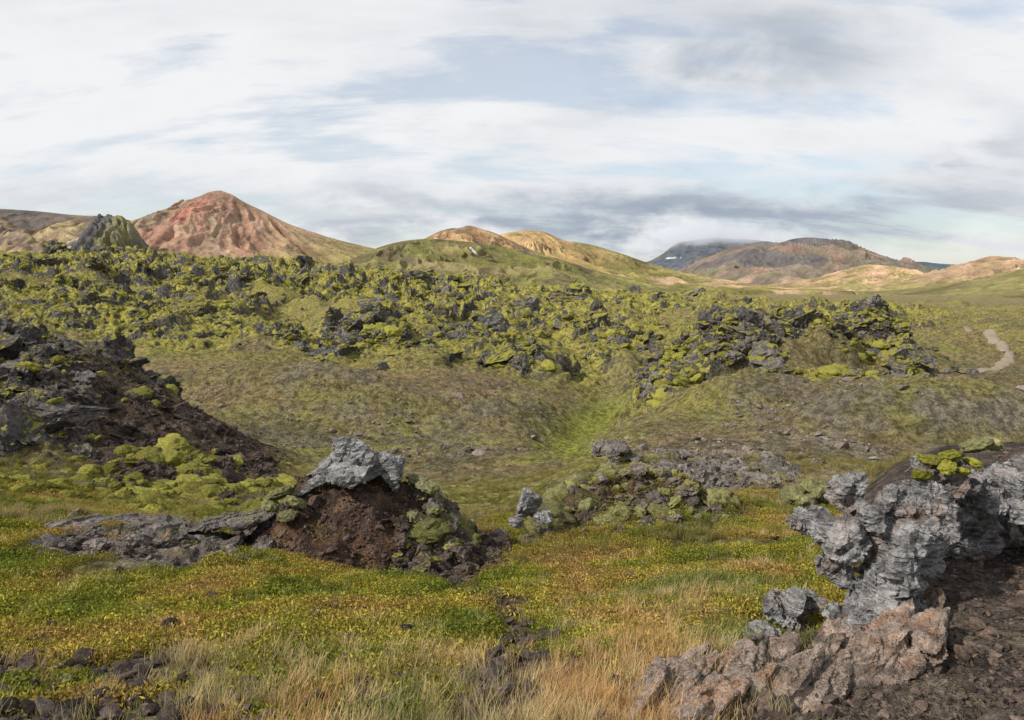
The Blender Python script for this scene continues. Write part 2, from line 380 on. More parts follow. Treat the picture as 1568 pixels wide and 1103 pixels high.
def cutrock(base,seed,planes=10,cut=(.45,.85),na=.12,nf=2.,rid=False,fine=.04,smooth=False,sq=(1,1,.8),fac=0.,box=0):
    r=np.random.default_rng(seed);co=base[0].copy();dr=base[0]
    if box: co=co/((np.abs(co)**box).sum(1)**(1/box))[:,None]
    for k in range(planes):
        nn=r.normal(size=3);nn/=np.linalg.norm(nn);c=r.uniform(*cut);d=co@nn-c;co-=np.where(d>0,d,0)[:,None]*nn
    co=co*(1+na*fbm3(dr*nf+seed,4,seed,.55,rid)[:,None]+fac*facet3(dr*2.3+seed,seed,.8)[:,None])+dr*fine*fbm3(dr*9+seed,2,seed+3)[:,None]
    return co*np.array(sq)
def rockvars(name,mat,n,**k):
    out=[]
    b=k.pop('base',I3);sm=k.get('smooth',False)
    for i in range(n):
        me=mkmesh('%s_%d'%(name,i),cutrock(b,100+i*13,**k),b[1],sm);me.materials.append(mat);out.append(me)
    return out
mlava=mat_rock('lava_rock',(.042,.04,.04),(.19,.18,.17),.3,sc=.35)
mlavan=mat_rock('lava_rock_near',(.05,.047,.046),(.22,.21,.20),.5,sc=1.)
mstone=mat_rock('stone',(.055,.05,.047),(.20,.18,.165),.3,sc=4.)
lavaV=rockvars('lava',mlava,8,base=I4,planes=9,cut=(.35,.8),na=.38,nf=1.7,rid=True,fine=.12,fac=.22)
lavaN=rockvars('lavan',mlavan,7,base=I4,planes=9,cut=(.35,.8),na=.32,nf=1.8,rid=True,fine=.1,fac=.25)
stoneV=rockvars('stone',mstone,6,base=I3,planes=12,cut=(.4,.8),na=.1,nf=2.,fine=.05)
def sample(n,u0,u1,d0,d1,fn=None,seed=0):
    r=np.random.default_rng(seed);uu=r.uniform(u0,u1,n);dd=np.exp(r.uniform(math.log(d0),math.log(d1),n))
    x=(uu-784)/F/.985*dd;y=dd
    if fn is not None:
        k=fn(x,y,uu)>r.uniform(0,1,n);x,y,uu=x[k],y[k],uu[k]
    return x,y,uu,np.random.default_rng(seed+1)
def rocks(name,vs,groups,flat=1.):
    P_=[];Rr=[];Sc=[];Id=[];Ti=[];Mo=[]
    for gq in groups:
        (x,y,s,tint,moss,sink)=gq[:6]
        n=len(x);r=np.random.default_rng(n);z=hz(x,y) if len(gq)<7 else gq[6]
        P_.append(np.stack([x,y,z+s*sink],-1));Rr.append(np.stack([r.uniform(-.5,.5,n),r.uniform(-.5,.5,n),r.uniform(0,6.28,n)],-1))
        Sc.append(np.stack([s*r.uniform(.7,1.3,n),s*r.uniform(.7,1.3,n),s*r.uniform(.6,1.25,n)*flat],-1));Id.append(r.integers(0,len(vs),n))
        Ti.append(np.array(tint)*r.uniform(.6,1.4,(n,1)));Mo.append(np.zeros(n)+moss+r.uniform(-.25,.2,n))
    return scatter(name,vs,np.concatenate(P_),np.concatenate(Rr),np.concatenate(Sc),np.concatenate(Id),np.concatenate(Ti),np.concatenate(Mo))
def mk(key):
    def f(x,y,uu):
        M,*_=masks(x,y);return M[key]
    return f
def patchy(key,s,sd,a=-.3,b=.15):
    def f(x,y,uu):
        M,*_=masks(x,y);return M[key]*sstep(a,b,fbm(x*s,y*s*1.3,3,sd))
    return f
g=[]
x,y,uu,r=sample(14000,-250,1400,85,360,patchy('field',.045,201,-.25,.1),1);g.append((x,y,r.lognormal(-.6,.7,len(x))*.88*np.clip(y/160,.6,1.4),(1,.98,.96),.55,-.12))
x,y,uu,r=sample(3400,420,1020,74,110,patchy('mid',.1,202,-.2,.1),2);g.append((x,y,r.lognormal(-.7,.65,len(x))*.85,(1,1,1),.45,-.1))
x,y,uu,r=sample(4800,980,1420,50,82,patchy('humm',.2,203,-.2,.15),3);g.append((x,y,r.lognormal(-1.,.65,len(x))*.8,(1.1,1.05,1.05),.5,-.08))
x,y,uu,r=sample(3000,-100,1700,60,300,lambda x,y,u:sstep(.12,.4,fbm(x*.03,y*.04,3,204)),4);g.append((x,y,r.lognormal(-1.2,.5,len(x))*.8*np.clip(y/80,.5,2),(1.1,1.05,1.),.4,-.1))
rocks('lava_field_rocks',lavaV,g)
g=[]
x,y,uu,r=sample(3600,-250,260,14,32,mk('hill'),5);g.append((x,y,r.lognormal(-2.2,.6,len(x))*1.1,(.92,.85,.82),.2,.05))
x,y,uu,r=sample(3000,60,450,13,26,mk('hillb'),6);g.append((x,y,r.lognormal(-3.1,.6,len(x)),(.7,.56,.5),-.2,.1))
x,y,uu,r=sample(700,800,1110,8.8,11.4,mk('ridge'),7);g.append((x,y,r.lognormal(-3.0,.5,len(x)),(1.1,.95,.85),.2,.1))
x,y,uu,r=sample(900,80,440,6.4,9.2,mk('strata'),8);g.append((x,y,r.lognormal(-3.1,.5,len(x)),(1.3,1.15,1.05),-.1,-.1))
x,y,uu,r=sample(700,880,1260,12,18,mk('ledge'),9);g.append((x,y,r.lognormal(-2.5,.5,len(x)),(1.3,1.2,1.1),.1,.0))
def mring(x,y,u):
    e=ell(x,y,(MX,MY),1.35,1.25);return ((e>.55)&(e<1.2)&(x>MX+.45)).astype(float)
x,y,uu,r=sample(2000,380,760,7,10,mring,10);g.append((x,y,r.lognormal(-3.,.5,len(x)),(.85,.7,.62),.15,.1))
rocks('lava_rocks',lavaN,g)
g=[]
def fgst(x,y,u):
    M,*_=masks(x,y);return np.clip(M['dirt']*.8+.4*(1-sstep(3.6,4.6,y))+.06,0,1)
x,y,uu,r=sample(7500,-50,1300,2.6,9,fgst,11);g.append((x,y,np.minimum(r.lognormal(-3.9,.6,len(x)),.06),(.8,.68,.62),-.4,.5))
x,y,uu,r=sample(150,-50,1150,2.9,4.8,None,12);g.append((x,y,np.minimum(r.lognormal(-3.2,.35,len(x)),.07),(.42,.37,.35),-.4,.6))
pf=lambda x,y,u:np.clip(masks(x,y)[0]['path']+masks(x,y)[0]['bank']*.7,0,1)
x,y,uu,r=sample(17000,1050,1750,2.2,9,pf,13);g.append((x,y,r.lognormal(-4.9,.6,len(x)),(.9,.76,.67),-.6,.25))
x,y,uu,r=sample(1100,1050,1750,2.2,9,pf,14);g.append((x,y,np.minimum(r.lognormal(-3.9,.5,len(x)),.07),(1.1,.88,.74),-.6,.3))
def mnd(x,y,u): return (ell(x,y,(MX,MY),1.6,1.45)<1.1).astype(float)
x,y,uu,r=sample(4000,360,780,6.8,10,mnd,15);g.append((x,y,r.lognormal(-4.,.5,len(x)),(.75,.55,.47),-.6,.2))
x,y,uu,r=sample(5500,900,1600,20,50,lambda x,y,u:sstep(-.2,.4,fbm(x*.2,y*.2,3,205)),16);g.append((x,y,r.lognormal(-2.7,.5,len(x)),(1.5,1.4,1.3),-.3,.2))
x,y,uu,r=sample(4500,100,850,30,60,lambda x,y,u:sstep(-.2,.4,fbm(x*.2,y*.2,3,206)),17);g.append((x,y,r.lognormal(-2.7,.5,len(x)),(1.3,1.2,1.1),-.3,.2))
rocks('loose_stones',stoneV,g)
# ---------------- moss cushions
def mat_moss():
    m,n,b=newmat('moss_cushion');pos=n.new('ShaderNodeNewGeometry').outputs['Position']
    t=n.new('ShaderNodeAttribute',attribute_name='tint',attribute_type='INSTANCER').outputs['Color']
    n2=n.noise(pos,30,4,.7);n1=n.noise(pos,4,4,.6)
    c=n.mix(n.mr(n2,.3,.7),(.09,.088,.02),(.31,.29,.055));c=n.mix(n.mr(n1,.5,.75),c,(.17,.145,.05));c=n.mix(1.,c,t,'MULTIPLY');n.link(c,b.inputs['Base Color'])
    bump(n,b,n2,1.,.05);return m
mmoss=mat_moss()
mossV=[]
for i in range(6):
    co=I4[0].copy();co=co*(1+.5*fbm3(I4[0]*1.9+i*9,3,i)[:,None]+.10*fbm3(I4[0]*9,3,i+5)[:,None]);co[:,2]*=.55
    q=mkmesh('moss_%d'%i,co,I4[1],True);q.materials.append(mmoss);mossV.append(q)
g=[]
def toe(x,y,u): return np.clip(1.2-np.abs((u-330)/170)**2,0,1)*sstep(-.15,.2,fbm(x*.8,y*.8,3,210))
x,y,uu,r=sample(650,190,480,12.6,16.5,toe,20);g.append((x,y,r.lognormal(-1.9,.5,len(x)),(1,1,1),0,.08))
x,y,uu,r=sample(800,-150,330,13,28,lambda x,y,u:masks(x,y)[0]['hill']*.35+.1,21);g.append((x,y,r.lognormal(-2.2,.5,len(x)),(.95,.95,.9),0,.05))
x,y,uu,r=sample(1900,1000,1400,50,80,mk('humm'),22);g.append((x,y,r.lognormal(-1.3,.45,len(x)),(1.,1.,1),0,.0))
x,y,uu,r=sample(1100,430,1000,74,110,mk('mid'),28);g.append((x,y,r.lognormal(-1.,.45,len(x)),(1,1,.95),0,.0))
x,y,uu,r=sample(2500,-150,1000,100,260,mk('field'),29);g.append((x,y,r.lognormal(-.8,.45,len(x)),(1,1,.95),0,-.1))
x,y,uu,r=sample(300,-100,480,10,14,None,23);g.append((x,y,r.lognormal(-2.4,.5,len(x)),(.9,.9,.8),0,.0))
x,y,uu,r=sample(110,630,720,8,9.6,None,24);g.append((x,y,r.lognormal(-2.5,.4,len(x)),(1.,1.05,1.7),0,.15))
x,y,uu,r=sample(170,830,1130,9.4,11.6,None,25);g.append((x,y,r.lognormal(-2.4,.45,len(x)),(1.0,1.0,1.9),0,.05))
def spots(lst):
    a=np.array([P(*q[:3]) for q in lst]);return a[:,0],a[:,1],np.array([q[3] for q in lst]),a[:,2]
x,y,s_,z_=spots([(430,755,8.0,.16),(455,770,7.95,.12),(415,775,7.9,.10),(440,790,7.8,.09),(655,745,8.4,.13),(632,790,8.2,.10),(640,735,8.5,.12),(1215,757,5.3,.11),(1250,752,5.3,.13),(1235,768,5.2,.1),(1495,682,5.4,.12),(1520,680,5.4,.08),(900,775,9.6,.13),(985,745,10.1,.12),(1060,755,10.2,.13),(1100,775,10.1,.11),(940,752,10.,.1)])
g.append((x,y,s_,(1.1,1.15,2.5),0,.0,z_))
x,y,s_,z_=spots([(1425,705,4.35,.06),(1455,698,4.4,.07),(1490,708,4.4,.05),(1412,728,4.2,.05),(1450,716,4.25,.06),(1475,722,4.25,.04)])
g.append((x,y,s_,(1.05,1.1,.8),0,.0,z_))
rocks('moss_cushions',mossV,g)
# ---------------- vegetation
def tuft(seed,nb,h,spread,wd,lean=.5):
    r=np.random.default_rng(seed);V=[];Fc=[];Cc=[]
    for k in range(nb):
        a=r.uniform(0,6.28);rr=spread*math.sqrt(r.uniform());bx,by=rr*math.cos(a),rr*math.sin(a)
        hh=h*r.uniform(.5,1.1);ln=hh*lean*r.uniform(.2,1.);d=r.uniform(0,6.28);dx,dy=math.cos(d),math.sin(d);sx,sy=-dy*wd,dx*wd
        o=len(V);sh=r.uniform(.6,1.25);sat=r.uniform(-.12,.12)
        for t,wv in((0,1),(.5,.8),(1,.1)):
            cx=bx+dx*ln*t*t;cy=by+dy*ln*t*t;cz=hh*(t-.25*lean*t*t)-.01
            V+=[(cx-sx*wv,cy-sy*wv,cz),(cx+sx*wv,cy+sy*wv,cz)]
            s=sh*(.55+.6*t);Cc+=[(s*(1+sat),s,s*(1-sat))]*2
        Fc+=[(o,o+1,o+3,o+2),(o+2,o+3,o+5,o+4)]
    me=mkmesh('tuft',np.array(V),np.array(Fc),True);setcol(me,'lc',np.array(Cc));return me
def clump(seed,nl,rad,h,ls):
    r=np.random.default_rng(seed);V=[];Fc=[];Cc=[]
    for k in range(nl):
        a=r.uniform(0,6.28);rr=rad*math.sqrt(r.uniform());z=h*(1-(rr/rad)**2)*r.uniform(.2,1.1)
        c=np.array([rr*math.cos(a),rr*math.sin(a),z]);t=r.normal(size=3);t[2]=abs(t[2])+.3;t/=np.linalg.norm(t);s=np.cross(t,r.normal(size=3));s/=np.linalg.norm(s)
        l=ls*r.uniform(.6,1.4);o=len(V);V+=[c-t*l,c+s*l*.35,c+t*l,c-s*l*.35];Fc.append((o,o+1,o+2,o+3))
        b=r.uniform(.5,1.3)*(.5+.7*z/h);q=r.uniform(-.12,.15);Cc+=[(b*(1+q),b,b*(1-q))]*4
    me=mkmesh('clump',np.array(V),np.array(Fc),True);setcol(me,'lc',np.array(Cc));return me
ml=mat_leaf('foliage');mg=mat_leaf('grass_blade',.3)
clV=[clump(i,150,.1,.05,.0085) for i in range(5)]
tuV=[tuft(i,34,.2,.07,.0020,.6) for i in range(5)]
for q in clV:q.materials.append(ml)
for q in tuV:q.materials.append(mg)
def veg(name,vs,groups):
    A=[[],[],[],[],[]]
    for x,y,s,t in groups:
        n=len(x);r=np.random.default_rng(n+3);z=hz(x,y)
        A[0].append(np.stack([x,y,z],-1));A[1].append(np.stack([r.uniform(-.2,.2,n),r.uniform(-.2,.2,n),r.uniform(0,6.28,n)],-1))
        A[2].append(np.repeat(s[:,None],3,1));A[3].append(r.integers(0,len(vs),n));A[4].append(t)
    return scatter(name,vs,*[np.concatenate(k) for k in A])
def pick(x,y,cols,sc,seed,r,var=.13):
    a=fbm(x*sc,y*sc,3,seed)*1.4+.42+r.normal(0,var,len(x));a=np.clip(a,0,.999)*(len(cols)-1);i=a.astype(int);f=(a-i)[:,None];c=np.array(cols);return (c[i]*(1-f)+c[i+1]*f)*r.uniform(.75,1.25,(len(x),1))
def bare(x,y):
    M,*_=masks(x,y);e=ell(x,y,(MX,MY),1.6,1.45)
    return np.clip(M['dirt']*.95+M['path']+M['bank']*.9+M['strata']*.85+M['ridge']*.75+(e+.2*fbm(x*2,y*2,3,9)<1.02)*.97+rect(U_(x,y),np.log(np.maximum(y,1)),60,300,5.6,7,60,.1)*.4,0,1)
g=[]
def cf(x,y,u): return (1-bare(x,y))*sstep(-.3,.05,fbm(x*.7,y*.7,3,300)+.2)*sstep(3.4,4.5,y+.5*fbm(x,y,2,5)+(u<700)*.5)
x,y,uu,r=sample(42000,-150,1300,2.8,12,cf,30)
g.append((x,y,r.uniform(.6,1.5,len(x)),pick(x,y,[(.17,.20,.03),(.25,.25,.035),(.33,.29,.045),(.39,.31,.06),(.38,.25,.08)],.8,301,r)))
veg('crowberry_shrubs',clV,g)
g=[]
def dg(x,y,u):
    M,*_=masks(x,y);k=np.exp(-((u-1030-(y-4)*30)/150)**2)*(1-sstep(5.6,7.,y))+.4*(1-sstep(3.6,4.5,y))*(u>250)+.06
    return np.clip(k,0,1)*(1-np.clip(bare(x,y),0,1)*.95)
x,y,uu,r=sample(8000,-100,1280,2.6,8.5,dg,31)
g.append((x,y,r.uniform(.3,.85,len(x)),pick(x,y,[(.24,.24,.09),(.48,.39,.19),(.62,.46,.23),(.56,.36,.16)],.9,302,r)))
x,y,uu,r=sample(16000,-100,1650,8,24,lambda x,y,u:(1-bare(x,y))*(1-masks(x,y)[0]['hill'])*(1-masks(x,y)[0]['hillb'])*sstep(-.4,.2,fbm(x*.5,y*.5,3,303)),32)
g.append((x,y,r.uniform(.4,.9,len(x)),pick(x,y,[(.21,.20,.055),(.28,.235,.075),(.38,.29,.14)],.3,304,r)))
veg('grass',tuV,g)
# ---------------- outcrops (voxel-fused lobes)
def outcrop(name,blobs,voxel,mat,amp=1.,strd=(.3,.1,1.),seed=0,freq=1.,comp=1.3):
    V=[];Fc=[];o=0
    for k,(c,rad,rot) in enumerate(blobs):
        co=cutrock(I4,seed+k*7+500,planes=9,cut=(.45,.85),na=.06,nf=1.5,sq=(1,1,1),box=3.5)*np.array(rad)
        Mx=np.array(Matrix.Rotation(rot[2],3,'Z')@Matrix.Rotation(rot[1],3,'Y')@Matrix.Rotation(rot[0],3,'X'))
        V.append(co@Mx.T+np.array(c));Fc.append(I4[1]+o);o+=len(co)
    me=mkmesh(name+'_b',np.concatenate(V),np.concatenate(Fc))
    ob=mkobj(name+'_b',me);md=ob.modifiers.new('r','REMESH');md.mode='VOXEL';md.voxel_size=voxel
    dg=bpy.context.evaluated_depsgraph_get();m2=bpy.data.meshes.new_from_object(ob.evaluated_get(dg));bpy.data.objects.remove(ob)
    m2.name=name;n=len(m2.vertices);co=np.zeros(n*3,np.float32);m2.vertices.foreach_get('co',co);co=co.reshape(-1,3).astype(float)
    nn=np.zeros(n*3,np.float32);m2.vertex_normals.foreach_get('vector',nn);nn=nn.reshape(-1,3)
    s=np.array(strd,float);s/=np.linalg.norm(s);h=co@s
    warp=np.stack([fbm3(co*1.2*freq+5+k*9,2,seed+91+k) for k in range(3)],-1)*.12
    p=(co+warp/freq)*freq
    st=p+(h*freq)[:,None]*s*comp
    lay=(h*freq*5+.8*fbm3(p*1.1,2,seed+17));lf=lay-np.floor(lay);lr=(_h(np.floor(lay),np.zeros(n),np.zeros(n,np.int64),seed)&255)/255.-.5
    d=.16*facet3(st*1.9,seed+1,.55)+.08*facet3(st*4.3,seed+2,.6)+.035*facet3(st*10,seed+3,.6)+.025*fbm3(st*3.,4,seed+4,.6,True)+.012*fbm3(p*16,2,seed+5)+.06*lr+.03*(lf-.5)
    d-=d.mean()
    co=co+nn*(d*amp/freq)[:,None]
    m2.vertices.foreach_set('co',co.astype(np.float32).ravel());m2.polygons.foreach_set('use_smooth',np.full(len(m2.polygons),False));m2.update()
    m2.materials.clear();return mkobj(name,m2,mat)
def B(u,v,d,rx,ry,rz,a=0,b=0,c=0): return (P(u,v,d),(rx,ry,rz),(a,b,c))
mo=mat_rock('outcrop_rock',(.11,.108,.107),(.42,.41,.40),.8,inst=False,mossy=-.02,rust=.6,mossc=(.31,.30,.035),rustc=(.36,.23,.16),lamina=(.2,.9,0),shade=.75)
outcrop('rock_outcrop',[
 B(1330,925,3.95,.17,.2,.2,0,.35),B(1285,950,3.95,.13,.16,.12,0,.5),B(1375,885,4.,.18,.2,.22,0,.3),B(1400,820,4.1,.17,.22,.19,0,.4),B(1350,960,3.85,.18,.16,.10,0,.3),
 B(1285,820,4.2,.15,.2,.14,0,-.2),B(1298,745,4.3,.12,.12,.14,0,.15),B(1340,800,4.2,.14,.2,.15),B(1220,800,4.4,.09,.10,.05),B(1280,870,4.15,.10,.14,.12,0,.3),
 B(1385,765,4.3,.16,.22,.14,0,.2),B(1445,732,4.4,.22,.28,.10),B(1525,755,4.6,.22,.28,.13),B(1600,740,4.8,.28,.35,.15),B(1560,800,4.9,.28,.25,.18),B(1470,820,4.8,.18,.22,.25),
 B(1200,940,4.4,.13,.16,.08,0,.4),B(1165,975,4.1,.12,.12,.07,0,.4),B(1235,915,4.3,.08,.1,.08,0,.4)],.009,mo,.8,(.75,.1,-.65),11,1.9,1.8)
mp=mat_rock('slab_rock',(.15,.115,.095),(.46,.36,.29),.4,inst=False,mossy=-.5,rust=.7,rustc=(.44,.24,.13),lamina=(.6,.9,0),shade=.75)
pl=[];r=np.random.default_rng(4)
for k in range(52):
    t=r.uniform();uu_=970+430*t+r.uniform(-50,60);vv_=1115-105*t+r.uniform(-40,60);dd_=3.2+(1103-vv_)*.0062
    p=P(uu_,vv_,dd_);zz=float(hz(p[0],p[1]));pl.append(((p[0],p[1],zz+r.uniform(.02,.09)),(r.uniform(.06,.12),r.uniform(.16,.32),r.uniform(.025,.045)),(r.uniform(-.05,.25),r.uniform(-.75,-.2),r.uniform(-.85,-.5))))
outcrop('rock_slabs',pl,.0068,mp,.28,(.6,-.5,.5),31,2.8,2.)
mb=mat_rock('boulder_rock',(.17,.167,.165),(.42,.41,.40),.6,inst=False,mossy=-.3,rust=.15,lamina=(0,-.5,0),shade=.75)
outcrop('boulder',[B(545,722,8.35,.50,.45,.17,0,.10),B(545,693,8.45,.27,.32,.18,0,.1),B(482,740,8.3,.32,.35,.10,0,-.5),B(598,722,8.4,.2,.3,.14,0,.5)],.012,mb,.45,(-.6,0,1),41,1.1)
outcrop('boulder',[B(812,772,9.0,.15,.18,.19,0,.25),B(830,795,8.9,.13,.15,.09),B(792,800,8.9,.1,.12,.08)],.009,mb,.45,(.6,0,.6),47,2.2)
mr_=mat_rock('ledge_rock',(.07,.062,.056),(.30,.27,.245),.6,inst=False,mossy=.12,rust=.5,mossc=(.27,.265,.13),rustc=(.20,.12,.075))
outcrop('rock_ledge',[B(905,800,9.8,.32,.3,.08,0,-.3),B(960,782,10.2,.38,.4,.10),B(1030,778,10.4,.4,.4,.10,0,.2),B(1085,794,10.3,.22,.3,.10,0,.3),B(870,808,9.6,.16,.2,.07),B(985,810,10.,.36,.2,.06)],.014,mr_,.8,(.2,0,1),53,1.3,2.)
outcrop('rock_ledge',[B(665,775,8.5,.14,.25,.13,0,.6),B(690,805,8.4,.12,.2,.12,0,.4),B(640,752,8.6,.14,.25,.09,0,.4),B(705,845,8.4,.14,.2,.08),B(760,828,8.7,.12,.14,.06)],.012,mr_,.9,(.5,0,.8),59,1.5)
outcrop('rock_ledge',[B(150,802,7.9,.5,.3,.04,0,.05,.1),B(240,808,7.8,.5,.3,.045,0,.1),B(350,797,8.,.5,.3,.05,0,-.1),B(170,850,6.9,.3,.18,.035,0,-.5),B(60,882,6.4,.35,.15,.035,0,-.4),B(420,790,8.2,.15,.2,.07)],.012,mr_,.5,(.1,0,1),61,1.6,2.)
outcrop('rock_ledge',[B(940,690,15.5,.4,.4,.14),B(1000,717,14.5,.7,.4,.07),B(1100,714,14.5,.8,.4,.06),B(1190,724,14.3,.5,.4,.07)],.025,mr_,.9,(.1,0,1),67,.9,2.)
# ---------------- mountains
def mat_mount():
    m,n,b=newmat('mountain_slope');pos=n.new('ShaderNodeNewGeometry').outputs['Position']
    col=n.new('ShaderNodeAttribute',attribute_name='Col').outputs['Color']
    n1=n.noise(pos,.03,8,.65);n2=n.noise(pos,.2,5,.7)
    v=n.m('MULTIPLY',n.mr(n1,.3,.7,.7,1.28),n.mr(n2,.3,.7,.8,1.2))
    n.link(mulv(n,col,v),b.inputs['Base Color']);bump(n,b,n1,.9,12.);return m
mm=mat_mount()
def mountain(name,prof,dc,wf,wb,colf,peak=None,gul=.16,gs=40.,foot=-12,seed=0,power=1.25,rough=1.,nx=520,ny=220,gain=.98,sat=1.35):
    uk=np.array([p[0] for p in prof],float);vk=np.array([p[1] for p in prof],float)
    xk=xs(uk,vk)*dc;zk=slope(vk)*dc
    xx=np.linspace(xk[0],xk[-1],nx);zc=hermite(xk,zk,xx)
    t=np.concatenate([np.linspace(-1,0,int(ny*.75),endpoint=False),np.linspace(0,1,int(ny*.25))])
    Tt,XX=np.meshgrid(t,xx,indexing='ij');ZC=np.repeat(zc[None],len(t),0)
    Yy=dc+np.where(Tt<0,Tt*wf,Tt*wb)
    at=np.abs(Tt)
    wx=XX+gs*.8*fbm(XX/gs/2,Yy/gs/2,3,seed+5)
    if peak is not None:
        xp=float(xs(peak,430)*dc);q=(XX-xp)/(.25+at)+gs*.3*fbm(XX/gs,Yy/gs,2,seed+6);q=q*.6
    else: q=wx+ .35*(Yy-dc)
    ed=sstep(0,.04,at)*sstep(0,.15,1-at)
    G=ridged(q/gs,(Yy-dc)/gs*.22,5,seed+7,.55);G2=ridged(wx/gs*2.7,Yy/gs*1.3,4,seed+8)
    H=np.maximum(ZC-foot,0)
    sh=(1-at)**power
    z=foot+H*sh+H*ed*(gul*(G-.45)*np.minimum(1,at*3)*(1.1-at))+rough*gs*.03*(G2-.4)*(ed*.8+.2)
    e1=np.minimum(np.linspace(0,1,nx),np.linspace(1,0,nx))[None]
    z=z-(60+.5*H)*(1-sstep(0,.06,e1))-dc*.05*sstep(.9,1.,at)
    me=mkmesh(name,np.stack([XX,Yy,z],-1).reshape(-1,3),gridfaces(len(t),nx))
    UU=784+F*XX/dc;Hn=np.clip((z-foot)/max(1,(zc.max()-foot)),0,1)
    colr=colf(XX,Yy,z,UU,Hn,G,G2,at,q/gs);lum=colr.mean(-1,keepdims=True);sf=np.where(lum<.42,sat,1.);colr=np.clip(lum+(colr-lum)*sf,.01,1)*gain
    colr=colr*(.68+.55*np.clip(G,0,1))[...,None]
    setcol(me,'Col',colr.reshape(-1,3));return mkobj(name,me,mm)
def pal(base,*layers):
    c=np.zeros(layers[0][0].shape+(3,))+np.array(base)
    for m_,k in layers:c=mixc(c,np.clip(m_,0,1),k)
    return c
def snow(U,H,u0,h0,wu,wh,b,tilt=0.):
    return sstep(.45,.6,np.exp(-((U-u0)/wu)**2-((H-h0+tilt*(U-u0))/wh)**2)+.25*b)
def cA(x,y,z,U,H,G,G2,at,q):
    s=fbm(q*1.3,at*1.5,4,401);s2=fbm(q*4,at*2,3,402);b=fbm(x/90,y/90,3,403)
    gr=sstep(.42,.12,H)
    return pal((.33,.215,.155),(sstep(-.1,.4,s)*.7,(.34,.185,.14)),(sstep(0,.4,s2)*.6,(.42,.32,.23)),(sstep(.0,.4,-s)*.7*sstep(.15,.5,H),(.26,.23,.15)),
      (np.exp(-((U-350)/22)**2)*sstep(.4,.7,H)*sstep(-.2,.25,b)*.7,(.38,.17,.13)),(sstep(330,400,U)*(1-sstep(480,540,U))*sstep(.0,.3,s2)*.5,(.40,.26,.16)),
      ((1-sstep(250,300,U))*sstep(-.4,.0,b),(.12,.13,.14)),((1-sstep(275,320,U))*sstep(.0,.3,s2)*.7,(.38,.31,.19)),
      ((1-sstep(225,262,U))*sstep(.35,.6,H)*.8,(.36,.29,.17)),(snow(U,H,378,.3,9,.05,b),(.06,.05,.05)),(snow(U,H,395,.22,9,.04,b)*.6,(.5,.42,.38)),
      (gr*.75*sstep(-.3,.2,b),(.22,.20,.085)),(sstep(430,560,U)*.75,(.24,.21,.085)),(np.exp(-((U-205)/10)**2)*sstep(.35,.5,H)*(1-sstep(.6,.7,H)),(.6,.52,.5)))
mountain('mountain',[(60,445),(110,395),(150,370),(200,345),(240,325),(262,317),(276,311),(279,305),(284,310),(300,303),(322,294),(335,292),(352,297),(375,310),(400,322),(440,342),(480,356),(520,368),(570,380),(640,396),(720,415),(800,440)],1100,430,500,cA,peak=332,gul=.24,gs=50,seed=1,power=1.12,sat=1.1)
def cB(x,y,z,U,H,G,G2,at,q):
    b=fbm(x/140,y/140,4,411);return pal((.19,.15,.12),(sstep(-.1,.3,b),(.34,.28,.18)),(sstep(.1,.4,-b)*.8,(.13,.12,.115)),(sstep(.8,.95,H),(.12,.105,.10)))
mountain('mountain',[(-500,330),(-200,318),(-60,318),(0,320),(60,324),(120,330),(170,332),(230,345),(320,360),(400,400)],1700,700,600,cB,gul=.3,gs=90,seed=2)
def cC(x,y,z,U,H,G,G2,at,q):
    b=fbm(x/25,y/25,4,421);return pal((.085,.083,.083),(sstep(-.1,.25,b)*.75,(.19,.175,.09)),(sstep(.5,.8,G2)*.5,(.15,.145,.14)))
mountain('lava_ridge',[(-500,410),(-200,402),(-50,396),(0,392),(40,388),(80,388),(112,384),(130,368),(139,344),(146,335),(152,328),(158,333),(166,327),(174,333),(182,329),(192,336),(201,341),(209,356),(217,378),(245,394),(280,402),(340,410),(420,425)],620,120,110,cC,gul=.06,gs=18,foot=-4,seed=3,power=2.,rough=15,gain=1.)
def cD(x,y,z,U,H,G,G2,at,q):
    b=fbm(x/60,y/60,4,431);s=fbm(q*1.4,at*2,4,432)
    return pal((.17,.16,.065),(sstep(0,.35,b)*.8,(.21,.20,.065)),(sstep(.0,.3,s)*.8,(.12,.095,.065)),(sstep(.1,.4,-b)*.6,(.24,.195,.10)),(sstep(.28,.1,H)*.7,(.22,.20,.08)),(snow(U,H,730,.74,7,.035,b,.012),(.7,.7,.72)))
mountain('hill',[(430,452),(480,428),(520,405),(550,392),(580,379),(620,369),(660,366),(700,369),(760,376),(810,386),(860,398),(900,411),(950,424),(1010,436),(1080,450)],560,200,260,cD,gul=.42,gs=24,foot=-9,seed=4,power=1.1,sat=1.1,gain=1.)
def cE(x,y,z,U,H,G,G2,at,q):
    b=fbm(x/50,y/50,4,441);s=fbm(q*2,at*2,3,442);return pal((.30,.205,.13),(sstep(-.1,.3,b)*.8,(.15,.125,.10)),(sstep(.1,.4,s)*.6,(.40,.30,.20)),(sstep(.5,.25,H),(.18,.165,.075)))
mountain('mountain',[(590,400),(640,370),(660,361),(672,355),(690,350),(705,349),(715,346),(735,350),(760,358),(790,372),(830,390),(900,420)],900,260,260,cE,gul=.4,gs=32,seed=5,rough=2)
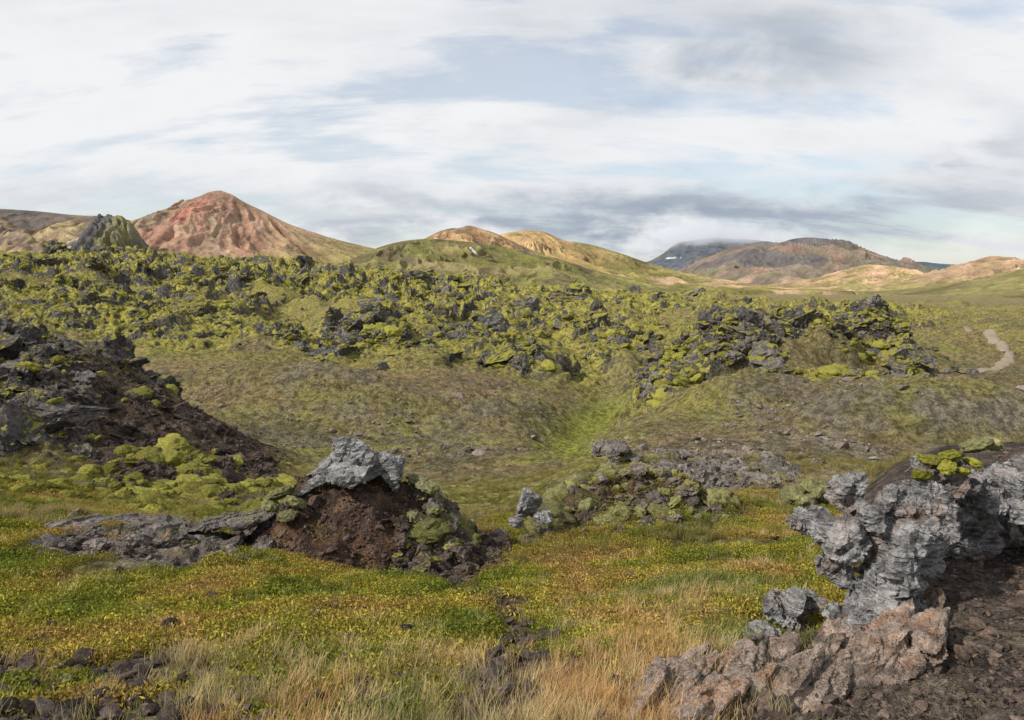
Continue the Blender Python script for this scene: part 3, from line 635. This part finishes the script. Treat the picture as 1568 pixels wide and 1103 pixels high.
def cF(x,y,z,U,H,G,G2,at,q):
    b=fbm(x/70,y/70,4,451);s=fbm(q*2,at*2,3,452);return pal((.36,.265,.16),(sstep(-.05,.35,b)*.8,(.22,.20,.10)),(sstep(.1,.4,s)*.5,(.44,.32,.21)),(sstep(860,940,U)*.7,(.17,.16,.08)),(sstep(.3,.12,H)*.9*sstep(-.1,.2,b),(.44,.33,.23)),(sstep(.6,.3,H)*.6*sstep(-.1,.2,-b),(.19,.18,.08)))
mountain('mountain',[(700,385),(740,368),(775,357),(810,353),(835,356),(860,367),(900,374),(950,388),(990,402),(1040,415),(1100,428),(1200,446)],1150,330,300,cF,gul=.4,gs=50,seed=6)
def cG(x,y,z,U,H,G,G2,at,q):
    b=fbm(x/160,y/160,4,461);return pal((.095,.105,.12),(sstep(-.1,.3,b)*.6,(.115,.115,.11)),(snow(U,H,965,.63,24,.018,b,.003),(.55,.57,.6)),(snow(U,H,1014,.57,8,.02,b),(.55,.57,.6)))  # blue-grey base colour has aerial haze painted in
mountain('mountain',[(800,380),(870,374),(920,382),(960,393),(990,401),(1010,392),(1035,374),(1060,368),(1090,365),(1130,366),(1160,368),(1200,376),(1260,390),(1340,420),(1400,440)],3000,1000,900,cG,gul=.25,gs=150,foot=-25,seed=7)
def cH(x,y,z,U,H,G,G2,at,q):
    b=fbm(x/120,y/120,4,471);s=fbm(q*1.5,at*2,3,472);return pal((.17,.145,.115),(sstep(-.05,.3,b)*.8,(.24,.17,.14)),(sstep(.0,.25,s)*.7,(.09,.09,.10)),(sstep(.7,.92,H)*.8,(.10,.10,.11)),(sstep(.45,.15,H)*.8*sstep(-.2,.2,s),(.19,.185,.085)),(sstep(.3,.05,H)*sstep(-.1,.2,b),(.42,.30,.23)))
mountain('mountain',[(1000,435),(1050,415),(1090,392),(1120,380),(1150,373),(1175,370),(1190,372),(1215,366),(1240,364),(1262,367),(1290,382),(1320,398),(1350,408),(1400,425),(1460,445)],2100,800,700,cH,gul=.7,gs=110,foot=-20,seed=8,sat=1.2)
def cI(x,y,z,U,H,G,G2,at,q):
    b=fbm(x/300,y/300,4,481);return pal((.085,.11,.125),(sstep(-.1,.3,b)*.6,(.10,.12,.11)))  # bluish albedo stands in for haze over the long distance
mountain('mountain',[(1250,430),(1330,412),(1370,404),(1410,401),(1440,404),(1475,405),(1500,402),(1560,402),(1640,396),(1800,400),(2000,390)],4500,1300,1000,cI,gul=.2,gs=200,foot=-30,seed=9)
def cL(x,y,z,U,H,G,G2,at,q):
    b=fbm(x/45,y/45,4,491);return pal((.42,.30,.20),(sstep(0,.3,b)*.8,(.22,.20,.095)),(sstep(.05,.35,-b)*.7,(.46,.33,.24)),(sstep(.6,.2,H)*sstep(-.25,.2,fbm(x/90,y/60,3,5))*.8,(.20,.19,.08)))
mountain('hill',[(880,450),(940,436),(975,426),(1010,430),(1060,432),(1120,434),(1180,438),(1225,430),(1260,424),(1300,412),(1335,405),(1365,410),(1395,424),(1440,432),(1500,450)],1400,350,300,cL,gul=.65,gs=40,foot=-22,seed=10,sat=1.2)
def cJ(x,y,z,U,H,G,G2,at,q):
    b=fbm(x/45,y/45,4,501);return pal((.36,.26,.18),(sstep(-.1,.3,b)*.8,(.25,.19,.125)),(sstep(.05,.35,-b)*.6,(.42,.30,.21)),(sstep(.4,.1,H)*.8,(.22,.195,.09)))
mountain('hill',[(1340,450),(1390,432),(1420,422),(1450,414),(1480,405),(1500,397),(1520,392),(1540,396),(1570,404),(1640,398),(1760,375),(1900,380)],1150,300,300,cJ,gul=.65,gs=38,foot=-18,seed=11,sat=1.2)
def cK(x,y,z,U,H,G,G2,at,q):
    b=fbm(x/45,y/45,4,511);return pal((.20,.18,.08),(sstep(0,.3,b)*.7,(.24,.20,.11)))
mountain('hill',[(1400,466),(1450,455),(1490,445),(1530,430),(1568,417),(1640,395),(1760,370),(1950,360)],700,200,260,cK,gul=.25,gs=35,foot=-14,seed=12,sat=1.1,gain=1.)
# ---------------- low cloud on the far summit
mc_=bpy.data.materials.new('cloud_vapour');mc_.use_nodes=True;n=N(mc_.node_tree);o_=n.new('ShaderNodeOutputMaterial')
vs_=n.new('ShaderNodeVolumePrincipled');vs_.inputs['Color'].default_value=(.95,.96,1,1);vs_.inputs['Anisotropy'].default_value=.2
tcn=n.new('ShaderNodeTexCoord').outputs['Object'];ln=n.new('ShaderNodeVectorMath',operation='LENGTH');n.link(tcn,ln.inputs[0])
pn=n.new('ShaderNodeNewGeometry').outputs['Position'];nz=n.noise(pn,.014,5,.65,.5)
de=n.m('SUBTRACT',n.m('ADD',n.m('SUBTRACT',1.,ln.outputs['Value']),n.m('MULTIPLY',nz,2.2)),1.2)
dd_=n.m('MULTIPLY',n.m('MAXIMUM',de,0.),.013);n.link(dd_,vs_.inputs['Density']);n.link(n.m('MULTIPLY',dd_,.27),vs_.inputs['Emission Strength']);vs_.inputs['Emission Color'].default_value=(.86,.92,1,1)  # emission added so the vapour glows pale, standing in for multiply scattered light
n.link(vs_.outputs[0],o_.inputs['Volume'])
cl=mkobj('cloud',mkmesh('cloud',I3[0],I3[1]),mc_);cl.location=P(1100,362,2900);cl.scale=(360,220,72)
# ---------------- trail
tp=[P(1480,508,125),P(1500,520,105),P(1530,534,88),P(1545,545,78),P(1535,556,70),P(1505,563,66),P(1470,568,62)]
mt,n,b=newmat('trail_gravel');pos=n.new('ShaderNodeNewGeometry').outputs['Position'];n.link(n.mix(n.noise(pos,3.,5,.7),(.17,.14,.10),(.30,.25,.19)),b.inputs['Base Color'])
tx=np.array([p[0] for p in tp]);ty=np.array([p[1] for p in tp]);tt=np.arange(len(tp));ti=np.linspace(0,len(tp)-1,200)
cx=hermite(tt,tx,ti);cy=hermite(tt,ty,ti);dx=np.gradient(cx);dy=np.gradient(cy);l=np.hypot(dx,dy);nx_,ny_=-dy/l,dx/l
ws=np.linspace(-1,1,9);wv=(.7+.3*perlin(ti*1.5,ti*0,3))[:,None]*np.ones(9)[None]+.25*perlin(ti[:,None]*9+ws[None]*0,ws[None]*2+ti[:,None]*0,9)
PX=cx[:,None]+nx_[:,None]*ws*wv;PY=cy[:,None]+ny_[:,None]*ws*wv;PZ=hz(PX,PY)+.12-.25*np.abs(ws)**3
mkobj('trail',mkmesh('trail',np.stack([PX,PY,PZ],-1).reshape(-1,3),gridfaces(200,9)),mt)
# ---------------- sky / light
sunv=Vector((-.70,-.36,.62)).normalized()
el=math.asin(sunv.z);az=math.atan2(sunv.x,sunv.y)
wd=bpy.data.worlds.new('World');bpy.context.scene.world=wd;wd.use_nodes=True;n=N(wd.node_tree)
out=n.new('ShaderNodeOutputWorld')
sky=n.new('ShaderNodeTexSky',sky_type='NISHITA',sun_disc=False);sky.sun_elevation=el;sky.sun_rotation=az
bg1=n.new('ShaderNodeBackground');n.link(sky.outputs[0],bg1.inputs[0]);bg1.inputs[1].default_value=.14
tc=n.new('ShaderNodeTexCoord');sp=n.new('ShaderNodeSeparateXYZ');n.link(tc.outputs['Generated'],sp.inputs[0])
x_,y_,z_=sp.outputs
zz=n.m('ADD',n.m('MAXIMUM',z_,0.),.33)
cv=n.new('ShaderNodeCombineXYZ');n.link(n.m('DIVIDE',x_,zz),cv.inputs[0]);n.link(n.m('DIVIDE',y_,zz),cv.inputs[1])
mp_=n.new('ShaderNodeMapping');n.link(cv.outputs[0],mp_.inputs[0]);mp_.inputs['Rotation'].default_value=(0,0,math.radians(-48));mp_.inputs['Scale'].default_value=(.6,2.0,1)
big=n.noise(cv.outputs[0],1.0,5,.5,.2);wisp=n.noise(mp_.outputs[0],2.6,9,.6,.3);med=n.noise(cv.outputs[0],3.2,7,.58,.2)
ys=n.m('MAXIMUM',y_,.05);a_=n.m('DIVIDE',x_,ys);e_=n.m('DIVIDE',z_,ys)
aw=n.m('ADD',a_,n.m('MULTIPLY',n.m('SUBTRACT',med,.5),.5));ew=n.m('ADD',e_,n.m('MULTIPLY',n.m('SUBTRACT',med,.5),.18))
def gb(u0,v0,wu,wv):
    a0=(u0-784)/F;e0=(HV-v0)/F
    q=n.m('ADD',n.m('POWER',n.m('ABSOLUTE',n.m('DIVIDE',n.m('SUBTRACT',aw,a0),wu/F)),2.),n.m('POWER',n.m('ABSOLUTE',n.m('DIVIDE',n.m('SUBTRACT',ew,e0),wv/F)),2.))
    return n.m('EXPONENT',n.m('MULTIPLY',q,-1.))
dark=n.m('MULTIPLY',gb(1180,80,230,75),.55)
for (g4,k) in (((1230,325,480,45),.48),((1540,220,110,55),.4),((150,290,260,32),.2),((930,345,350,34),.34),((600,320,300,30),.22)):
    dark=n.m('ADD',dark,n.m('MULTIPLY',gb(*g4),k))
dark=n.m('ADD',dark,n.m('MULTIPLY',n.m('SUBTRACT',big,.5),.6))
dark=n.m('ADD',dark,n.m('MULTIPLY',n.m('SUBTRACT',wisp,.5),.85))
dark=n.m('ADD',dark,n.m('MULTIPLY',n.m('SUBTRACT',med,.5),.35))
bright=n.m('ADD',n.m('MULTIPLY',gb(560,220,150,40),.3),n.m('MULTIPLY',gb(80,190,300,80),.2))
dark=n.m('SUBTRACT',dark,bright)
cc=n.mix(n.mr(dark,-.15,.9),(.89,.90,.915),(.34,.40,.49))
cover=n.mr(n.m('ADD',wisp,n.m('MULTIPLY',n.m('SUBTRACT',big,.5),-.6)),.38,.56,.5,1.)
bg2=n.new('ShaderNodeBackground');n.link(cc,bg2.inputs[0]);bg2.inputs[1].default_value=1.
mx=n.new('ShaderNodeMixShader');n.link(cover,mx.inputs[0]);n.link(bg1.outputs[0],mx.inputs[1]);n.link(bg2.outputs[0],mx.inputs[2]);n.link(mx.outputs[0],out.inputs[0])
sl=bpy.data.lights.new('sun','SUN');sl.energy=4.9;sl.angle=math.radians(1.5);sl.color=(1,.94,.86)
so=bpy.data.objects.new('sun',sl);bpy.context.scene.collection.objects.link(so);so.rotation_euler=sunv.to_track_quat('Z','Y').to_euler()
cam=bpy.data.cameras.new('camera');cam.sensor_width=36;cam.lens=36*F/1568;cam.clip_end=20000;cam.clip_start=.05
co=bpy.data.objects.new('camera',cam);bpy.context.scene.collection.objects.link(co);co.location=(0,0,0);co.rotation_euler=(math.pi/2-PT,0,0)
sc=bpy.context.scene;sc.camera=co;sc.view_settings.view_transform='Standard';sc.view_settings.look='None';sc.view_settings.exposure=0
